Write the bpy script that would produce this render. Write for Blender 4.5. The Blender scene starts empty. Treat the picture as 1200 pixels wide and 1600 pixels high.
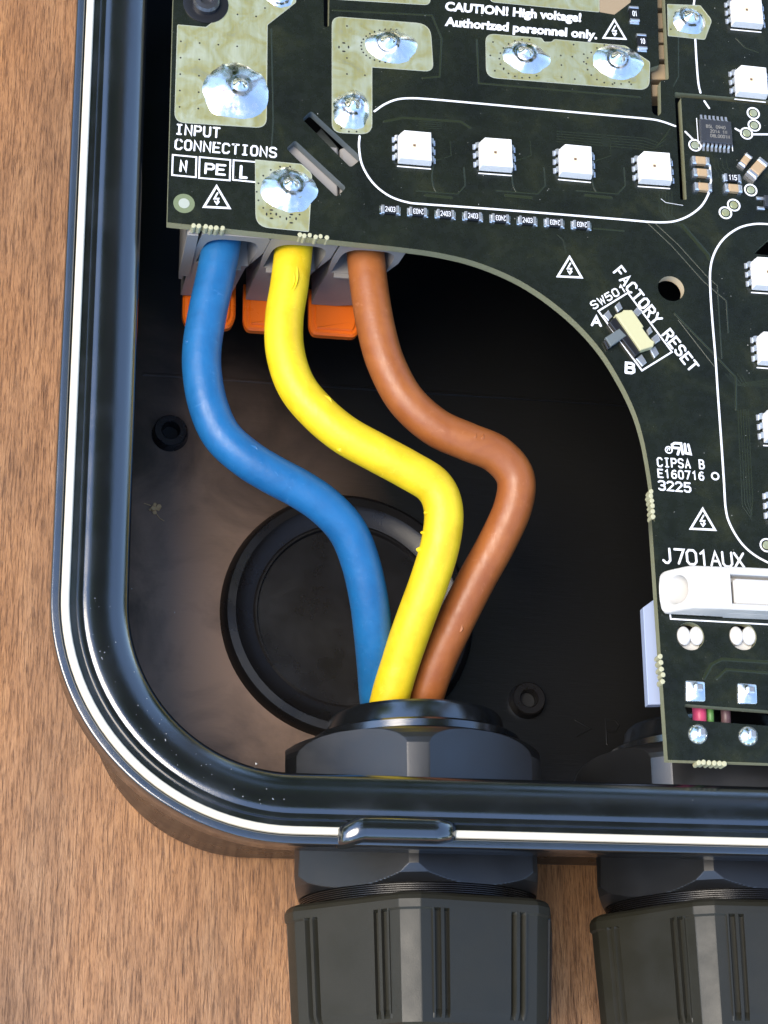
import bpy, bmesh, math, random
from mathutils import Vector, Matrix
random.seed(7)
C = bpy.context.scene.collection
SC = bpy.context.scene
SC.unit_settings.scale_length = 0.01          # one unit is one centimetre
PI = math.pi
# ------------------------------------------------------------------ camera
F, CX, CY, DIST = 3225.0, 600.0, 800.0, 28.8
_e = Vector((17600, 940, F)).normalized()
_n = Vector((-110, -9000, F)); _n -= _e*(_e@_n if False else _e.dot(_n)); _n.normalize()
_u = _e.cross(_n)
right = Vector((_e.x, _n.x, _u.x)); down = Vector((_e.y, _n.y, _u.y)); fwd = Vector((_e.z, _n.z, _u.z))
CAM = -DIST*fwd
cam = bpy.data.cameras.new('camera'); camo = bpy.data.objects.new('camera', cam); C.objects.link(camo)
camo.matrix_world = Matrix(((right.x, -down.x, -fwd.x, CAM.x), (right.y, -down.y, -fwd.y, CAM.y),
                            (right.z, -down.z, -fwd.z, CAM.z), (0, 0, 0, 1)))
cam.sensor_fit = 'VERTICAL'; cam.sensor_height = 24; cam.lens = F/1600*24
cam.clip_start = 0.5; cam.clip_end = 5000
cam.dof.use_dof = True; cam.dof.focus_distance = 28.6; cam.dof.aperture_fstop = 8
SC.camera = camo
# ------------------------------------------------------------------ world, sun, exposure
SUN_EL, SUN_AZ = math.radians(59), math.radians(258)     # azimuth clockwise from north (+y)
w = bpy.data.worlds.new("World"); SC.world = w; w.use_nodes = True
nt = w.node_tree; nt.nodes.clear()
sky = nt.nodes.new('ShaderNodeTexSky'); sky.sky_type = 'NISHITA'; sky.sun_disc = False
sky.sun_elevation = SUN_EL; sky.sun_rotation = SUN_AZ; sky.dust_density = 0.25; sky.ozone_density = 2.0; sky.air_density = 1.0
bg = nt.nodes.new('ShaderNodeBackground'); bg.inputs[1].default_value = 0.135
wo = nt.nodes.new('ShaderNodeOutputWorld')
nt.links.new(sky.outputs[0], bg.inputs[0]); nt.links.new(bg.outputs[0], wo.inputs[0])
sun = bpy.data.lights.new('sun', 'SUN'); sun.energy = 1.45; sun.angle = math.radians(40); sun.color = (1, .88, .70)
suno = bpy.data.objects.new('sun', sun); C.objects.link(suno)
sd = Vector((math.sin(SUN_AZ)*math.cos(SUN_EL), math.cos(SUN_AZ)*math.cos(SUN_EL), math.sin(SUN_EL)))
suno.rotation_euler = sd.to_track_quat('Z', 'Y').to_euler(); suno.location = sd*200
SC.view_settings.view_transform = 'Standard'; SC.view_settings.look = 'None'
SC.view_settings.exposure = 1.8; SC.view_settings.gamma = 1
SC.render.engine = 'CYCLES'

def at(px, py, z=0.0):
    """the point of the level z that the photograph shows at this pixel"""
    d = right*((px-CX)/F) + down*((py-CY)/F) + fwd
    return CAM + d*((z-CAM.z)/d.z)
def at2(px, py, z=0.0):
    p = at(px, py, z); return (p.x, p.y)

# ------------------------------------------------------------------ materials
def mat(name, col, rough=.5, metal=0, spec=.5, coat=0, coat_rough=.05, **k):
    m = bpy.data.materials.new(name); m.use_nodes = True
    b = m.node_tree.nodes['Principled BSDF']
    if spec > .9: b.inputs['IOR'].default_value = 1.75
    b.inputs['Base Color'].default_value = (*col, 1); b.inputs['Roughness'].default_value = rough
    b.inputs['Metallic'].default_value = metal; b.inputs['Specular IOR Level'].default_value = spec
    b.inputs['Coat Weight'].default_value = coat; b.inputs['Coat Roughness'].default_value = coat_rough
    for kk, v in k.items(): b.inputs[kk].default_value = v
    return m
def N(m, t, **k):
    n = m.node_tree.nodes.new(t)
    for a, v in k.items(): setattr(n, a, v)
    return n
def L(m, a, b): m.node_tree.links.new(a, b)
def bsdf(m): return m.node_tree.nodes['Principled BSDF']
def noise(m, scale, detail=4, rough=.5, stretch=(1, 1, 1), rot=0, dist=0):
    tc = N(m, 'ShaderNodeTexCoord'); mp = N(m, 'ShaderNodeMapping')
    mp.inputs['Scale'].default_value = stretch; mp.inputs['Rotation'].default_value = (0, 0, rot)
    n = N(m, 'ShaderNodeTexNoise'); n.inputs['Scale'].default_value = scale; n.inputs['Detail'].default_value = detail
    n.inputs['Roughness'].default_value = rough; n.inputs['Distortion'].default_value = dist
    L(m, tc.outputs['Object'], mp.inputs[0]); L(m, mp.outputs[0], n.inputs[0]); return n.outputs[0]
def ramp(m, src, stops):
    r = N(m, 'ShaderNodeValToRGB'); e = r.color_ramp.elements
    while len(e) < len(stops): e.new(.5)
    for i, (p, c) in enumerate(stops):
        e[i].position = p; e[i].color = (*c, 1) if not isinstance(c, (int, float)) else (c, c, c, 1)
    L(m, src, r.inputs[0]); return r.outputs[0]
def mix(m, f, a, b, mode='MIX'):
    x = N(m, 'ShaderNodeMix', data_type='RGBA', blend_type=mode)
    for s, v in ((x.inputs[0], f), (x.inputs[6], a), (x.inputs[7], b)):
        if hasattr(v, 'links'): L(m, v, s)
        elif isinstance(v, (int, float)): s.default_value = v if s == x.inputs[0] else (v, v, v, 1)
        else: s.default_value = (*v, 1)
    return x.outputs[2]
def bump(m, src, dist, strength=1, prev=None):
    b = N(m, 'ShaderNodeBump'); b.inputs['Distance'].default_value = dist; b.inputs['Strength'].default_value = strength
    L(m, src, b.inputs['Height'])
    if prev is not None: L(m, prev, b.inputs['Normal'])
    L(m, b.outputs[0], bsdf(m).inputs['Normal']); return b.outputs[0]

def wood_mat():
    m = mat('stained_wood', (.3, .16, .07), .42)
    big = noise(m, .55, 3, .5, (1, .35, 1), .04)
    mid = noise(m, 4.5, 7, .62, (1, .13, 1), .04)
    fib = noise(m, 34, 7, .72, (1, .055, 1), .04, .25)
    fine = noise(m, 60, 3, .6, (1, .1, 1), .04)
    base = ramp(m, mid, [(.25, (.26, .124, .048)), (.5, (.36, .180, .073)), (.75, (.44, .238, .105))])
    tint = ramp(m, big, [(.3, (.76, .77, .84)), (.5, (.98, .95, .95)), (.7, (1.10, 1.0, .84))])
    c = mix(m, 1.0, base, tint, 'MULTIPLY')
    dark = ramp(m, fib, [(.33, 0.0), (.5, 1.0)])
    c = mix(m, .9, c, mix(m, 1.0, c, ramp(m, fib, [(.34, (.30, .24, .22)), (.52, (1, 1, 1))]), 'MULTIPLY'))
    c = mix(m, .4, c, mix(m, 1.0, c, ramp(m, fine, [(.35, (.45, .4, .38)), (.6, (1.1, 1.1, 1.1))]), 'MULTIPLY'))
    pore = noise(m, 75, 4, .7, (1, .06, 1), .05)
    c = mix(m, .8, c, mix(m, 1.0, c, ramp(m, pore, [(.36, (.30, .22, .18)), (.43, (1, 1, 1)), (.60, (1, 1, 1)), (.68, (1.35, 1.35, 1.38))]), 'MULTIPLY'))
    L(m, c, bsdf(m).inputs['Base Color'])
    L(m, ramp(m, mid, [(.3, .55), (.7, .36)]), bsdf(m).inputs['Roughness'])
    b = bump(m, dark, .008, .7); b = bump(m, fine, .006, .7, b); bump(m, pore, .008, .8, b)
    return m
def plastic_mat(name, col, rough, grain=40, dist=.002, vary=.25, spec=.5):
    m = mat(name, col, rough, spec=spec)
    n = noise(m, grain, 3, .6); bump(m, n, dist, 1)
    n2 = noise(m, 1.4, 4, .6)
    L(m, ramp(m, n2, [(.3, max(0, rough-vary*rough)), (.7, min(1, rough+vary*rough))]), bsdf(m).inputs['Roughness'])
    return m
def board_mat():
    m = mat('solder_mask', (.01, .015, .01), .3, spec=.5)
    a = noise(m, 1.1, 5, .6, dist=.5); b = noise(m, 7, 4, .6)
    c = ramp(m, a, [(.3, (.007, .009, .007)), (.55, (.011, .014, .009)), (.75, (.024, .027, .013))])
    specks = ramp(m, noise(m, 34, 2, .5), [(.77, 0.0), (.79, 1.0)])
    c = mix(m, specks, c, (.22, .21, .19))
    L(m, c, bsdf(m).inputs['Base Color'])
    L(m, ramp(m, b, [(.3, .22), (.7, .32)]), bsdf(m).inputs['Roughness'])
    s = bump(m, a, .02, .12); bump(m, noise(m, 40, 2, .5), .0006, .4, s)
    return m
def pad_mat():
    m = mat('tinned_copper', (.6, .6, .35), .38, metal=.75)
    st = noise(m, 9, 4, .6, (1, .15, 1)); cl = noise(m, 2.6, 5, .65, dist=.8)
    c = ramp(m, cl, [(.3, (.56, .60, .46)), (.46, (.60, .62, .36)), (.6, (.68, .62, .22)), (.72, (.64, .65, .42)), (.8, (.8, .8, .66))])
    c = mix(m, .25, c, ramp(m, st, [(.3, (.36, .34, .16)), (.65, (.75, .76, .6))]))
    L(m, c, bsdf(m).inputs['Base Color'])
    L(m, ramp(m, cl, [(.3, .5), (.7, .28)]), bsdf(m).inputs['Roughness'])
    bump(m, st, .006, .6); return m
def solder_mat():
    m = mat('solder', (.8, .8, .8), .16, metal=1)
    cl = noise(m, 4.5, 4, .6, dist=1.2)
    c = ramp(m, cl, [(.30, (.6, .40, .30)), (.38, (.93, .90, .86)), (.64, (.96, .93, .87)), (.72, (.9, .7, .35))])
    L(m, c, bsdf(m).inputs['Base Color'])
    L(m, ramp(m, noise(m, 9, 3, .6), [(.35, .14), (.65, .34)]), bsdf(m).inputs['Roughness'])
    b = bump(m, noise(m, 3.0, 2, .4, dist=.6), .02, .35); return m
def wire_mat(name, col, dark, rough=.36):
    m = mat(name, col, rough, spec=.45)
    n = noise(m, 2.0, 4, .6, dist=.4)
    L(m, ramp(m, n, [(.35, dark), (.62, col)]), bsdf(m).inputs['Base Color'])
    scr = noise(m, 11, 5, .7, (1, .3, 1), .4)
    L(m, ramp(m, scr, [(.3, rough+.16), (.7, rough-.06)]), bsdf(m).inputs['Roughness'])
    c0 = bsdf(m).inputs['Base Color'].links[0].from_socket; s1 = noise(m, 6, 6, .75, (1, 1, .5), .6, 1.2); s2 = noise(m, 38, 4, .7, (1, .12, 1), .5)
    lite = tuple(min(1, v*1.25+.05) for v in col); drk = tuple(v*.6 for v in col)
    c1 = mix(m, ramp(m, s1, [(.60, 0.0), (.70, .45)]), c0, lite); c1 = mix(m, ramp(m, s2, [(.70, 0.0), (.76, .5)]), c1, drk); L(m, c1, bsdf(m).inputs['Base Color'])
    b = bump(m, noise(m, 60, 2, .5), .002, .5); bump(m, noise(m, 5, 3, .5), .015, .5, b)
    return m
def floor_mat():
    """black moulded floor; a brown lit sheen is painted into its open lower left part"""
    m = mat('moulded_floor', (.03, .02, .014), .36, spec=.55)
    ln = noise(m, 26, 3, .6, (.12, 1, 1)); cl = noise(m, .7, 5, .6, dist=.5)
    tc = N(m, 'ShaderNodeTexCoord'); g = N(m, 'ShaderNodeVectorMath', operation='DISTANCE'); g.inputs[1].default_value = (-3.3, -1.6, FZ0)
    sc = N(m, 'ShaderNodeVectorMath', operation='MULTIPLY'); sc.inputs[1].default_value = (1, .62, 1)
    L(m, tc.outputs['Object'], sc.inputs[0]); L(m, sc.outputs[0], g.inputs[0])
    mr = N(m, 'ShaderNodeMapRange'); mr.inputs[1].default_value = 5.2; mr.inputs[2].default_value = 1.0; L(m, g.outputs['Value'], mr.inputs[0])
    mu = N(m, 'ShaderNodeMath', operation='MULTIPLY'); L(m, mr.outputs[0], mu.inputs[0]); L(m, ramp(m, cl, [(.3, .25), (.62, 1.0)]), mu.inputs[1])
    L(m, mix(m, mu.outputs[0], (.005, .005, .005), (.42, .26, .165)), bsdf(m).inputs['Base Color'])  # brown light on the open corner, put into the base colour
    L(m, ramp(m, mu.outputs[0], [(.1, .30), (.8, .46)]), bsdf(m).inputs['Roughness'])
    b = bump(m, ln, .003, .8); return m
FZ0 = -4.6
M = dict(
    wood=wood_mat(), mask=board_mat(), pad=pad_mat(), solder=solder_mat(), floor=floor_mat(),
    rim=plastic_mat('gloss_black_plastic', (.008, .009, .010), .15, 70, .0010, .5, .95),
    shell=plastic_mat('black_plastic', (.009, .008, .008), .30, 50, .0015),
    grain=plastic_mat('grained_black_plastic', (.009, .009, .009), .36, 60, .0015, .2, .85),
    cap=plastic_mat('grained_cap_plastic', (.019, .018, .012), .46, 60, .0016, .2, .4),
    strip=mat('pale_seal', (.76, .70, .55), .35),
    fr4=plastic_mat('board_edge', (.25, .25, .15), .6, 30, .01), burr=mat('board_burr', (.44, .42, .26), .6),
    silk=mat('white_print', (.8, .8, .8), .55), led=mat('led_plastic', (.86, .84, .80), .38),
    lens=mat('led_lens', (.85, .74, .48), .15), die=mat('led_die', (.22, .14, .10), .3, metal=.3),
    tin=mat('tinned_lead', (.82, .82, .84), .28, metal=.85), hole=mat('dark_hole', (.004, .004, .004), .7),
    chip=plastic_mat('chip_epoxy', (.035, .037, .042), .38, 60, .002), cer=mat('ceramic_tan', (.42, .29, .16), .4),
    blk=mat('resistor_black', (.012, .012, .014), .3), mark=mat('chip_print', (.26, .24, .2), .6),
    grey=plastic_mat('grey_housing', (.27, .255, .235), .5, 40, .002), orange=plastic_mat('orange_lever', (.95, .17, .010), .32, 40, .001),
    white=plastic_mat('white_nylon', (.56, .54, .50), .4, 40, .001), cream=mat('switch_cream', (.50, .47, .26), .5),
    trace=mat('covered_trace', (.021, .027, .014), .22), blue=wire_mat('blue_insulation', (.013, .125, .30), (.010, .10, .25)),
    yellow=wire_mat('yellow_insulation', (.78, .57, .014), (.68, .46, .008), .42), brown=wire_mat('brown_insulation', (.33, .105, .025), (.27, .08, .02)),
    steel=mat('screw_steel', (.12, .12, .13), .3, metal=.8), tab=plastic_mat('grey_tab', (.12, .14, .14), .45, 40, .002),
    tan=mat('tan_laminate', (.30, .22, .13), .6), pale=mat('milky_nylon', (.36, .42, .56), .35),
    pink=mat('pink_insulation', (.7, .08, .2), .4), green=mat('green_insulation', (.12, .3, .08), .4), mauve=mat('mauve_insulation', (.14, .08, .09), .4),
    crumb=mat('crumb', (.75, .48, .22), .8), dust=mat('dust', (.6, .58, .52), .8), edge=mat('machined_slot_edge', (.10, .12, .12), .35),
)
# ------------------------------------------------------------------ mesh kit
class MB:
    def __init__(s): s.v = []; s.f = []; s.m = []
    def add(s, vs, fs, mi=0):
        o = len(s.v); s.v += [tuple(x) for x in vs]; s.f += [tuple(i+o for i in q) for q in fs]; s.m += [mi]*len(fs); return s
    def loops(s, rings, closed=True, cap0=False, cap1=False, mi=0):
        n = len(rings[0]); vs = [p for r in rings for p in r]; fs = []
        for k in range(len(rings)-1):
            for i in range(n if closed else n-1):
                j = (i+1) % n; fs.append((k*n+i, k*n+j, (k+1)*n+j, (k+1)*n+i))
        if cap0: fs.append(tuple(range(n-1, -1, -1)))
        if cap1: fs.append(tuple((len(rings)-1)*n+i for i in range(n)))
        return s.add(vs, fs, mi)
    def prism(s, pts, z0, z1, ch=0, mi=0):
        a = sum(pts[i][0]*pts[(i+1) % len(pts)][1]-pts[(i+1) % len(pts)][0]*pts[i][1] for i in range(len(pts)))
        if a < 0: pts = pts[::-1]
        r = [[(x, y, z0) for x, y in pts], [(x, y, z1-ch) for x, y in pts]]
        if ch: r.append([(x, y, z1) for x, y in inset(pts, ch)])
        return s.loops(r, True, True, True, mi)
    def box(s, cx, cy, z0, z1, sx, sy, rot=0, ch=0, mi=0, taper=0):
        c, q = math.cos(rot), math.sin(rot)
        pts = [(cx+c*a-q*b, cy+q*a+c*b) for a, b in ((-sx/2, -sy/2), (sx/2, -sy/2), (sx/2, sy/2), (-sx/2, sy/2))]
        return s.prism(pts, z0, z1, ch, mi)
    def disc(s, cx, cy, z0, z1, r, n=24, ch=0, mi=0):
        return s.prism([(cx+r*math.cos(2*PI*i/n), cy+r*math.sin(2*PI*i/n)) for i in range(n)], z0, z1, ch, mi)
    def lathe(s, prof, cx, cy, n=48, mi=0, closed_prof=False):
        rings = [[(cx+r*math.cos(2*PI*i/n), cy+r*math.sin(2*PI*i/n), z) for i in range(n)] for r, z in prof]
        return s.loops(rings, mi=mi)
    def tube(s, pts, r, n=16, cap=True, mi=0):
        rings = []; up = Vector((0, 0, 1)); last = None
        for i, p in enumerate(pts):
            t = (pts[min(i+1, len(pts)-1)]-pts[max(i-1, 0)]).normalized()
            if last is None:
                a = t.cross(up); a = a.normalized() if a.length > .01 else Vector((1, 0, 0))
            else: a = (last - t*last.dot(t)).normalized()
            last = a; b = t.cross(a)
            rr = r(i/(len(pts)-1)) if callable(r) else r
            rings.append([p+(a*math.cos(2*PI*k/n)+b*math.sin(2*PI*k/n))*rr for k in range(n)])
        return s.loops(rings, True, cap, cap, mi)
    def ribbon(s, pts, w, z=.002, h=.004, closed=False, mi=0):
        """a printed line: low lens-shaped bead along a polyline on the board"""
        P = [Vector((p[0], p[1])) for p in pts]; P = [p for i, p in enumerate(P) if i == 0 or (p-P[i-1]).length > 1e-6]
        if closed and (P[0]-P[-1]).length < 1e-6: P.pop()
        n = len(P); st = []
        if n < 2: return s
        for i in range(n):
            a = P[i]-P[i-1] if (i > 0 or closed) else P[1]-P[0]
            b = P[(i+1) % n]-P[i] if (i < n-1 or closed) else P[-1]-P[-2]
            a.normalize(); b.normalize(); t = a+b
            if t.length < .1: t = a
            t.normalize(); k = 1/max(.5, t.dot(a)); st.append((P[i], Vector((-t.y, t.x)), w*.5*k))
        if not closed:
            d0 = (P[0]-P[1]).normalized(); d1 = (P[-1]-P[-2]).normalized(); n0 = st[0][1]; n1 = st[-1][1]
            st = [(P[0]+d0*w*.48, n0, w*.14), (P[0]+d0*w*.3, n0, w*.4)]+st+[(P[-1]+d1*w*.3, n1, w*.4), (P[-1]+d1*w*.48, n1, w*.14)]
        rings = []
        for p, nn, hw in st:
            rings.append([(p.x+nn.x*hw*q, p.y+nn.y*hw*q, z+h*g) for q, g in ((-1, 0), (-.72, .75), (0, 1), (.72, .75), (1, 0))])
        if closed: rings.append(rings[0])
        rings = [r[::-1] for r in rings]
        return s.loops(rings, False, mi=mi)
    def mesh(s, name, mats, angle=35, bevel=0):
        me = bpy.data.meshes.new(name); me.from_pydata(s.v, [], s.f)
        for mm in (mats if isinstance(mats, (list, tuple)) else [mats]): me.materials.append(mm)
        me.polygons.foreach_set('material_index', s.m); me.update()
        bm = bmesh.new(); bm.from_mesh(me)
        bmesh.ops.remove_doubles(bm, verts=bm.verts, dist=1e-5)
        bm.to_mesh(me); bm.free()
        if angle: smooth(me, angle)
        return me
    def build(s, name, mats, parent=None, angle=35, bevel=0, loc=None):
        o = bpy.data.objects.new(name, s.mesh(name, mats, angle)); C.objects.link(o)
        if parent: o.parent = parent
        if loc: o.location = loc
        if bevel:
            b = o.modifiers.new('bevel', 'BEVEL'); b.width = bevel; b.segments = 2; b.limit_method = 'ANGLE'; b.angle_limit = math.radians(30)
            b.harden_normals = False
        return o
def smooth(me, angle=35):
    me.polygons.foreach_set('use_smooth', [True]*len(me.polygons)); me.set_sharp_from_angle(angle=math.radians(angle))
def inset(pts, d):
    n = len(pts); out = []
    for i in range(n):
        p = Vector(pts[i]); a = (p-Vector(pts[i-1])).normalized(); b = (Vector(pts[(i+1) % n])-p).normalized()
        na = Vector((-a.y, a.x)); nb = Vector((-b.y, b.x)); m_ = na+nb
        m_ = m_/max(m_.length, 1e-6); k = d/max(.4, m_.dot(na)); q = p+m_*k; out.append((q.x, q.y))
    return out
def rounded(pts, r, seg=5):
    """round the corners of a polygon; r one number or one per corner"""
    n = len(pts); out = []
    for i in range(n):
        rr = r[i] if isinstance(r, (list, tuple)) else r
        p = Vector(pts[i]); a = Vector(pts[i-1])-p; b = Vector(pts[(i+1) % n])-p
        d = min(rr, a.length*.45, b.length*.45)
        if d < 1e-4: out.append(tuple(p)); continue
        A = p+a.normalized()*d; B = p+b.normalized()*d
        for k in range(seg+1):
            t = k/seg; q = A*(1-t)**2+p*2*t*(1-t)+B*t*t; out.append((q.x, q.y))
    return out
def pxs(pts, z=0): return [at2(x, y, z) for x, y in pts]
def catmull(pts, per=14):
    P = [Vector(p) for p in pts]; P = [P[0]*2-P[1]]+P+[P[-1]*2-P[-2]]; out = []
    for i in range(1, len(P)-2):
        for k in range(per):
            t = k/per; a, b, c, d = P[i-1:i+3]
            out.append(.5*((2*b)+(c-a)*t+(2*a-5*b+4*c-d)*t*t+(3*b-a-3*c+d)*t**3))
    out.append(P[-2]); return out
def thing(name, label, cat, loc=(0, 0, 0), group=None):
    o = bpy.data.objects.new(name, None); C.objects.link(o); o.location = loc; o.empty_display_size = .5
    return tag(o, label, cat, group)
def tag(o, label, cat, group=None):
    o['label'] = label; o['category'] = cat
    if group: o['group'] = group
    return o
def copy_tree(o, parent=None, loc=None):
    c = o.copy(); C.objects.link(c); c.parent = parent
    if loc is not None: c.location = loc
    for ch in [x for x in KIDS.get(o.name, [])]: copy_tree(ch, c)
    return c
KIDS = {}
def kid(o): KIDS.setdefault(o.parent.name, []).append(o); return o

# ------------------------------------------------------------------ the table
TZ = -5.2
t = MB(); t.prism([(-62, -34), (70, -34), (70, 50), (-62, 50)], TZ-2.5, TZ, .2)
tb = t.build('wooden_table_surface', M['wood'], angle=0); tb['kind'] = 'structure'
lm = mat('unseen_lawn_grass', (.06, .10, .02), .8); L(lm, ramp(lm, noise(lm, .02, 6, .7), [(.3, (.05, .09, .02)), (.7, (.11, .16, .04))]), bsdf(lm).inputs['Base Color'])
t = MB(); t.add([(-4000, -4000, -85), (4000, -4000, -85), (4000, 4000, -85), (-4000, 4000, -85)], [(0, 1, 2, 3)]); t.build('unseen_lawn', lm, angle=0)['kind'] = 'structure'  # unseen lawn, added to give green low reflections

# ------------------------------------------------------------------ trees round the table: unseen, shaped to shade it and show in the gloss
leaf_m = mat('leaf', (.07, .13, .02), .45); L(leaf_m, ramp(leaf_m, noise(leaf_m, .012, 3), [(.35, (.035, .07, .012)), (.65, (.12, .17, .03))]), bsdf(leaf_m).inputs['Base Color'])
_nt = leaf_m.node_tree; _tr = _nt.nodes.new('ShaderNodeBsdfTranslucent'); _tr.inputs[0].default_value = (.30, .42, .05, 1); _mx = _nt.nodes.new('ShaderNodeMixShader'); _mx.inputs[0].default_value = .5
_nt.links.new(bsdf(leaf_m).outputs[0], _mx.inputs[1]); _nt.links.new(_tr.outputs[0], _mx.inputs[2]); _nt.links.new(_mx.outputs[0], _nt.nodes['Material Output'].inputs[0])
bark_m = mat('bark', (.12, .09, .06), .8)
def tree(x, y, zg, h, rad, n, seed, label, cz=.62, cs=.36):
    rnd = random.Random(seed); o = thing('tree', label, 'tree', (x, y, zg), 'unseen trees standing round the table')
    b = MB(); b.tube([Vector((0, 0, 0)), Vector((8, 5, h*.3)), Vector((-5, 8, h*.6)), Vector((0, 0, h*.9))], lambda f: h*.03*(1-.8*f), 10); b.build('trunk', bark_m, o, angle=60)
    b = MB(); cl = []
    for k in range(26):
        v = Vector((rnd.gauss(0, 1), rnd.gauss(0, 1), rnd.gauss(0, 1))).normalized()*rnd.random()**.4
        cl.append((Vector((v.x*rad, v.y*rad, h*cz+v.z*h*cs)), rad*rnd.uniform(.2, .38)))
    for k in range(n):
        c, r = rnd.choice(cl); v = Vector((rnd.gauss(0, 1), rnd.gauss(0, 1), rnd.gauss(0, 1))).normalized()*r*rnd.random()**.33; p = c+v
        a = Vector((rnd.gauss(0, 1), rnd.gauss(0, 1), rnd.gauss(0, .6))).normalized(); q = a.cross(Vector((rnd.gauss(0, 1), rnd.gauss(0, 1), rnd.gauss(0, 1)))).normalized(); s_ = rnd.uniform(9, 17)
        b.add([p-a*s_, p+q*s_*.45, p+a*s_, p-q*s_*.45], [(0, 1, 2, 3)])
    b.build('crown', leaf_m, o, angle=0)
for a in ((90, 150, 600, 145, 12000, 1, 'large shade tree whose crown hangs over the table, out of the picture'), (20, 440, 860, 190, 14000, 2, 'leafy tree north of the table, out of the picture'),
          (620, 700, 330, 220, 9000, 3, 'leafy tree north-east of the table, out of the picture'), (760, 60, 330, 230, 8000, 4, 'low leafy tree east of the table, out of the picture'), (-560, 420, 480, 230, 8000, 5, 'leafy tree north-west of the table, out of the picture')):
    tree(a[0], a[1], -85, a[2], a[3], a[4], a[5], a[6], *((.86, .11) if a[5] == 1 else (.62, .36)))
src = bpy.data.objects['tree.002']
for k, (dg, rd, sc_) in enumerate(((100, 980, 1.0), (135, 1050, 1.1), (170, 900, 1.0), (205, 1000, 1.15), (238, 950, 1.05), (268, 900, 1.2), (300, 960, 1.3), (335, 1000, 1.4), (8, 1000, 1.3))):  # added outer ring, unseen, covers the bright low sky mirrored in the rim
    c = src.copy(); C.objects.link(c); a = math.radians(dg); c.location = (rd*math.sin(a), rd*math.cos(a), -85); c.scale = (sc_,)*3; c.rotation_euler.z = k*1.3
    c['label'] = 'added distant leafy tree on the lawn %s of the table, out of the picture' % ('east', 'south-east', 'south', 'south-south-west', 'south-west', 'west', 'west-north-west', 'north-north-west', 'far north')[k]
    for ch in src.children:
        q = ch.copy(); C.objects.link(q); q.parent = c
# ------------------------------------------------------------------ the enclosure
X0, Y0, X1, Y1 = -1.24, -1.37, 10.3, 11.6
def rr(t_, z, n=28):
    rx, ry = 2.24+1.06*t_, 2.31+.99*t_; out = []
    for (cx, cy, a0) in ((X0, Y0, PI), (X1, Y0, 1.5*PI), (X1, Y1, 0), (X0, Y1, .5*PI)):
        for k in range(n+1):
            a = a0+k/n*PI/2; out.append((cx+rx*math.cos(a), cy+ry*math.sin(a), z))
    return out
def sweep(prof, name, m, parent, closed=False, angle=40):
    b = MB(); rings = [rr(a, z) for a, z in prof]
    if closed: rings.append(rings[0])
    b.loops(rings[::-1] if False else rings); o = b.build(name, m, parent, angle=0)
    bm = bmesh.new(); bm.from_mesh(o.data); bmesh.ops.recalc_face_normals(bm, faces=bm.faces); bm.to_mesh(o.data); bm.free()
    smooth(o.data, angle); return o
FZ = -4.6
enc = thing('enclosure', 'open black plastic electronics enclosure with rounded corner lying on the wooden table', 'enclosure', (X0, Y0, TZ))
def E_(o):
    o.location = -Vector(enc.location)+Vector(o.location); return o
arc = lambda cx, cz, rx, rz, a0, a1, n: [(cx+rx*math.cos(math.radians(a0+(a1-a0)*k/n)), cz+rz*math.sin(math.radians(a0+(a1-a0)*k/n))) for k in range(n+1)]
rimp = [(0.0, -1.2), (0.0, -.34), (.004, -.29)] + arc(.50, -.27, .50, .25, 176, 90, 18)[1:] + [(.53, -.021), (.565, -.026), (.585, -.036), (.60, -.038), (.62, -.033), (.668, -.036), (.674, -.10), (.755, -.10)]
rimp += [(.885, -.10), (.893, -.045), (.905, -.032), (.955, -.036)] + arc(.972, -.064, .028, .026, 90, 0, 5) + [(1.0, -.52), (.985, -.55), (.42, -.62), (.30, -.70), (.30, -1.2)]
E_(sweep(rimp, 'rim', M['rim'], enc, True, 32))
E_(sweep([(.757, -.11), (.762, -.062), (.778, -.044), (.815, -.036), (.848, -.044), (.864, -.062), (.869, -.11)], 'sealing_strip', M['strip'], enc, True))
E_(sweep([(0, -1.201), (-.03, FZ-.2), (.19, TZ+.10), (.24, TZ+.06), (.29, TZ+.2), (.30, -1.201)], 'wall', M['shell'], enc, True))
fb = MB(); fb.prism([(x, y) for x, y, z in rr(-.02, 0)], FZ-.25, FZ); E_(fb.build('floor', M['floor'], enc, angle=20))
# round knock-out with raised ring
kx, ky = .28, -.12
b = MB(); b.lathe([(2.06, FZ-.01), (2.0, FZ+.12), (1.95, FZ+.16), (1.82, FZ+.17), (1.76, FZ+.12), (1.53, FZ+.07), (1.50, FZ+.09), (1.47, FZ+.09), (1.45, FZ+.015), (0.001, FZ+.02)], kx, ky, 96)
E_(b.build('knockout_disc', M['shell'], enc, angle=30))
for (px, py, s) in ((268, 668, 1), (830, 1088, 1), (830, 640, .9)):
    x, y = at2(px, py, FZ+.3)
    if s < 1: continue
    b = MB(); b.lathe([(.30, FZ-.01), (.27, FZ+.17), (.25, FZ+.19), (.155, FZ+.19), (.14, FZ+.17), (.13, FZ+.01)], x, y, 40)
    E_(b.build('screw_boss', M['shell'], enc, angle=30)); b = MB(); b.disc(x, y, FZ+.001, FZ+.012, .128, 24); E_(b.build('boss_hole_shade', M['hole'], enc, angle=0))  # near-black disc paints the shade at the bottom of the hole
b = MB(); b.box(3.2, 3.85, FZ-.02, FZ+.03, 12.6, .05, 0, .012); E_(b.build('floor_rib', M['floor'], enc, angle=0))
x, y = at2(905, 1140, FZ)
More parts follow.
